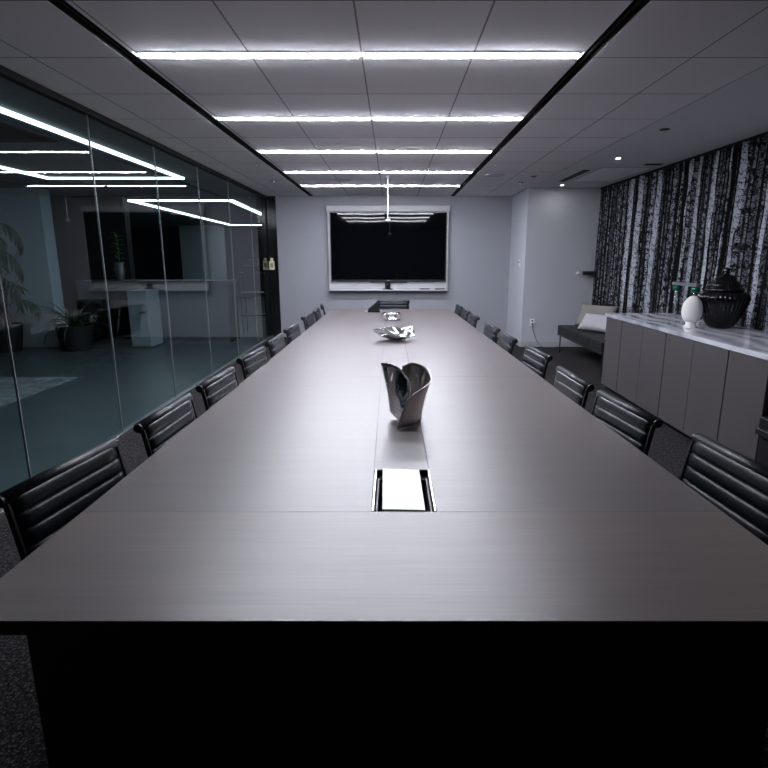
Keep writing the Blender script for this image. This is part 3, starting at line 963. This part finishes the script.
def ribbed_pad(path, width, pitch, th, x_pad=0.0):
    """channelled pad along a yz path: (s, offset) surface on both sides, ends rounded in x"""
    segs = [0.0]
    for a, b_ in zip(path, path[1:]):
        segs.append(segs[-1] + (b_ - a).length)
    tot = segs[-1]
    nch = max(1, round(tot / pitch))
    per = 10
    ns = nch * per
    def at(s_):
        for k in range(len(path) - 1):
            if segs[k + 1] >= s_ - 1e-9:
                f_ = (s_ - segs[k]) / max(1e-9, segs[k + 1] - segs[k])
                p = path[k].lerp(path[k + 1], f_)
                d = (path[k + 1] - path[k]).normalized()
                return p, Vector((-d.y, d.x))
        return path[-1], Vector((0, 1))
    mb = MB()
    nx = 12
    rows_f, rows_b = [], []
    for i in range(ns + 1):
        s_ = tot * i / ns
        p, n_ = at(s_)
        f_ = (i % per) / per
        puff = math.sin(PI * f_) ** 0.42 if f_ > 0 else 0
        if i in (0, ns):
            puff = 0
        rf, rb = [], []
        for j in range(nx + 1):
            u = -1 + 2 * j / nx
            e = (1 - abs(u) ** 10) ** 0.5
            hh = (0.004 + th * puff) * e
            q1 = p + n_ * hh
            q2 = p - n_ * (0.002 + th * 0.55 * puff) * e
            rf.append((u * width / 2, q1.x, q1.y))
            rb.append((u * width / 2, q2.x, q2.y))
        rows_f.append(rf)
        rows_b.append(list(reversed(rb)))
    mb.grid(rows_f)
    mb.grid(rows_b)
    # close the two ends
    i0 = 0
    return mb

def make_chair(label, group):
    t = thing('conference_chair', label, 'chair', (0, 0, 0), 0, group)
    back = bez([(-0.215, 0.455), (-0.262, 0.50), (-0.292, 0.60), (-0.313, 0.71), (-0.328, 0.80), (-0.341, 0.855)], 8)
    seat = bez([(0.235, 0.425), (0.215, 0.452), (0.15, 0.462), (0.0, 0.452), (-0.12, 0.440), (-0.190, 0.442)], 8)
    full = bez([(0.245, 0.405), (0.215, 0.435), (0.15, 0.445), (0.0, 0.435), (-0.13, 0.423), (-0.205, 0.435), (-0.255, 0.485), (-0.295, 0.60), (-0.317, 0.71), (-0.333, 0.80), (-0.343, 0.846), (-0.350, 0.862)], 6)
    # normals of the path point towards the sitter
    flip = [Vector((p.x, p.y)) for p in back]
    W_ = 0.495
    mb = ribbed_pad(list(reversed(flip)), W_, 0.052, 0.011)
    mb.build('backrest', M['leather'], t, smooth=True)
    mb = ribbed_pad(list(reversed([Vector((p.x, p.y)) for p in seat])), W_, 0.058, 0.013)
    mb.build('seat', M['leather'], t, smooth=True)
    for s_ in (-1, 1):
        x = s_ * (W_ / 2 + 0.005)
        MB().extrude_yz(offset_profile([tuple(p) for p in full], 0.019), x - 0.005, x + 0.005).build('side_rail', M['black'], t, bevel=0.002)
    # rolled leather top over a bar
    MB().tube([(-W_ / 2 - 0.006, -0.354, 0.853), (W_ / 2 + 0.006, -0.354, 0.853)], 0.023, 16).build('top_roll', M['leather'], t, smooth=True)
    for s_ in (-1, 1):
        MB().tube([(s_ * (W_ / 2 + 0.0065), -0.354, 0.853), (s_ * (W_ / 2 + 0.018), -0.354, 0.853)], 0.019, 14).build('end_cap', M['black'], t)
    MB().tube([(-W_ / 2, -0.10, 0.408), (0, -0.10, 0.395), (W_ / 2, -0.10, 0.408)], 0.012, 8).build('stretcher', M['aluminium'], t, smooth=True)
    MB().tube([(-W_ / 2, 0.12, 0.420), (0, 0.12, 0.405), (W_ / 2, 0.12, 0.420)], 0.012, 8).build('stretcher', M['aluminium'], t, smooth=True)
    MB().lathe([(0.028, 0.10), (0.028, 0.22), (0.018, 0.225), (0.018, 0.375), (0.05, 0.38), (0.05, 0.392)], 18).build('column', M['black'], t, smooth=False)
    for k in range(5):
        a = 2 * PI * k / 5 + 0.3
        c_, s_ = math.cos(a), math.sin(a)
        leg = MB().tube([(0.02 * c_, 0.02 * s_, 0.115), (0.16 * c_, 0.16 * s_, 0.095), (0.28 * c_, 0.28 * s_, 0.072)], [0.02, 0.016, 0.012], 8).build('leg', M['aluminium'], t, smooth=True)
        px, py = -s_ * 0.012, c_ * 0.012
        MB().tube([(0.28 * c_ - px, 0.28 * s_ - py, 0.028), (0.28 * c_ + px, 0.28 * s_ + py, 0.028)], 0.028, 14).build('caster', M['black'], leg)
    return t

GL = 'ribbed leather chairs along the table'
ordn = ['nearest the camera', 'second from the camera', 'third from the camera', 'fourth from the camera', 'fifth from the camera', 'sixth from the camera', 'third from the television end', 'second from the television end', 'nearest the television end, turned edge-on']
lefts = [(1.72, -1.085, -8), (2.42, -1.028, -2), (3.12, -1.012, -3), (3.93, -1.010, -5), (4.68, -1.002, -1), (5.48, -1.002, -3), (6.62, -1.015, -4), (7.32, -1.005, 1), (7.98, -1.01, 8)]
rights = [(1.78, 1.195, 4), (2.49, 1.090, 6), (3.14, 1.052, 2), (4.03, 1.072, 4), (4.84, 1.018, 2), (5.54, 1.005, 3), (6.62, 0.981, 1), (7.26, 0.967, 1), (7.88, 0.954, 1)]
ordr = ordn[:8] + ['nearest the television end, squarely tucked in']
OFF = 0.352
first = None
for side, lst, on in (('glass-partition', lefts, ordn), ('cabinet', rights, ordr)):
    for (y, xt, dg), o_ in zip(lst, on):
        lab = 'black ribbed leather chair on the %s side, %s' % (side, o_)
        lab = lab if side == 'cabinet' else lab
        # local +y faces the table
        rz = math.radians(-90 + dg) if side != 'cabinet' else math.radians(90 + dg)
        d = Vector((-math.sin(rz), math.cos(rz)))
        loc = (xt + d.x * OFF, y + d.y * OFF, 0)
        if first is None:
            first = make_chair(lab, GL)
            first.location = loc
            first.scale = (1, 1, 0.985)
            first.rotation_euler = (0, 0, rz)
        else:
            copy_tree(first, loc, rz, lab, GL)
rz = PI
copy_tree(first, (0.012, 8.86 - 0.352, 0), rz, 'black ribbed leather chair facing the camera at the head of the table', GL)

# ------------------------------------------------------------------ things on the table
# curled two-leaf steel vase
t = thing('steel_vase', 'curled polished steel vase of two overlapping leaves, nearest on the table', 'vase', (0.078, 2.575, TZ))
def loft(top, bot, n=44, nz=16, flare=1.5):
    T = bez3(top, n // (len(top) - 1))
    D = bez3(bot, n // (len(bot) - 1))
    rows = []
    for p, q in zip(T, D):
        row = []
        for k in range(nz + 1):
            u = k / nz
            f_ = u ** flare
            row.append((q.x + (p.x - q.x) * f_, q.y + (p.y - q.y) * f_, q.z + (p.z - q.z) * u))
        rows.append(row)
    return MB().grid(rows)
def bez3(pts, n):
    P = [Vector(p) for p in pts]
    P = [P[0] * 2 - P[1]] + P + [P[-1] * 2 - P[-2]]
    out = []
    for i in range(1, len(P) - 2):
        for k in range(n):
            t_ = k / n
            out.append(0.5 * ((2 * P[i]) + (P[i + 1] - P[i - 1]) * t_ + (2 * P[i - 1] - 5 * P[i] + 4 * P[i + 1] - P[i + 2]) * t_ ** 2 + (3 * P[i] - P[i - 1] - 3 * P[i + 1] + P[i + 2]) * t_ ** 3))
    out.append(P[-2])
    return out
loft([(-0.031, 0.07, 0.266), (0.019, 0.1, 0.278), (0.082, 0.08, 0.259), (0.109, 0.01, 0.219), (0.08, -0.04, 0.192), (0.009, -0.07, 0.151), (-0.029, -0.09, 0.088), (-0.057, -0.11, 0.006)],
     [(-0.015, 0.08, 0.003), (0.025, 0.09, 0.003), (0.06, 0.08, 0.003), (0.063, 0.045, 0.003), (0.036, -0.014, 0.003), (0.006, -0.063, 0.003), (-0.028, -0.095, 0.003), (-0.057, -0.11, 0.002)], 49).build('outer_leaf', M['brushed'], t, smooth=True, solid=0.003)
loft([(-0.133, 0.05, 0.285), (-0.095, 0.08, 0.277), (-0.046, 0.08, 0.254), (-0.007, 0.04, 0.223), (0.008, -0.01, 0.185), (0.005, -0.04, 0.148)],
     [(-0.09, 0.1, 0.03), (-0.08, 0.09, 0.02), (-0.065, 0.07, 0.008), (-0.046, 0.02, 0.004), (-0.027, -0.01, 0.003), (-0.008, -0.03, 0.007)], 45, flare=1.3).build('inner_leaf', M['chrome'], t, smooth=True, solid=0.003)

# low folded steel bowl
def folded_dish(label, loc, rz, R_, H_, fold, parts, seed):
    t = thing('steel_bowl', label, 'bowl', loc, rz, None)
    for i, (a0, a1, tilt, sc_) in enumerate(parts):
        rows = []
        for k in range(25):
            a = math.radians(a0 + (a1 - a0) * k / 24)
            row = []
            for j in range(13):
                q = j / 12
                r_ = R_ * sc_ * q
                z = 0.004 + H_ * sc_ * (q ** 2.2) * (1 + fold * math.sin(2 * a + seed)) + tilt * q * (1 - q) * 0.3
                r2 = r_ * (1 - 0.18 * q * math.cos(3 * a + seed))
                row.append((r2 * math.cos(a), r2 * math.sin(a) * 0.75, max(0.003, z)))
            rows.append(row)
        MB().grid(rows).build(('basin', 'curled_flap', 'side_flap')[i], M['chrome'], t, smooth=True, solid=0.003)
    return t
t = folded_dish('wide crumpled polished steel bowl in the middle of the table', (0.03, 5.32, TZ), 0.2, 0.19, 0.085, 0.45, [(0, 360, 0, 1.0)], 0.6)
rows = []
for k in range(21):        # flap folded over the bowl from the left
    u = k / 20
    row = []
    for j in range(9):
        v = j / 8
        row.append((-0.16 + 0.25 * u, 0.10 - 0.15 * v - 0.03 * math.sin(PI * u), 0.085 + 0.045 * math.sin(PI * u) * (1 - 0.5 * v) - 0.03 * v))
    rows.append(row)
MB().grid(rows).build('curled_flap', M['chrome'], t, smooth=True, solid=0.003)
rows = []
for k in range(13):
    u = k / 12
    rows.append([(0.07 + 0.12 * u, 0.03 - 0.10 * j / 6 + 0.03 * u, 0.04 + 0.06 * u * (1 - j / 9) + 0.02 * math.sin(3 * u + j / 3)) for j in range(7)])
MB().grid(rows).build('side_flap', M['chrome'], t, smooth=True, solid=0.003)

t = thing('steel_ornament', 'small polished steel ornament with two rolled wings near the far end of the table', 'sculpture', (-0.01, 7.12, TZ))
for s_ in (-1, 1):
    rows = []
    for k in range(19):
        a = -0.5 * PI + 1.5 * PI * k / 18
        rows.append([(s_ * (0.075 + 0.045 * math.cos(a)) + s_ * 0.015 * j / 6, -0.09 + 0.18 * j / 6, 0.048 + 0.045 * math.sin(a)) for j in range(7)])
    MB().grid(rows).build('rolled_wing', M['chrome'], t, smooth=True, solid=0.003)
rows = []
for k in range(13):
    u = -1 + 2 * k / 12
    rows.append([(0.075 * u, -0.08 + 0.17 * j / 6, 0.02 + 0.075 * (j / 6) ** 1.5 * (1 - 0.3 * u * u)) for j in range(7)])
MB().grid(rows).build('saddle', M['chrome'], t, smooth=True, solid=0.003)

# wedge desk phone
t = thing('desk_phone', 'small black wedge-shaped desk phone at the far end of the table', 'phone', (-0.275, 8.20, TZ), -PI / 2)
MB().extrude_yz([(-0.09, 0.001), (0.09, 0.001), (0.09, 0.02), (0.06, 0.15), (0.045, 0.155), (-0.09, 0.02)], -0.015, 0.055).build('body', M['black_matte'], t, bevel=0.003)
MB().tube([(-0.05, -0.08, 0.028), (-0.046, -0.02, 0.075), (-0.036, 0.05, 0.13)], 0.018, 10).build('handset', M['black_matte'], t, smooth=True)
B(-0.08, 0.055, -0.09, 0.09, 0.0, 0.012).build('base', M['black_matte'], t)
MB().tube([(-0.05, -0.07, 0.02), (-0.075, -0.11, 0.006), (-0.02, -0.14, 0.005)], 0.004, 6).build('cord', M['aluminium'], t, smooth=True)
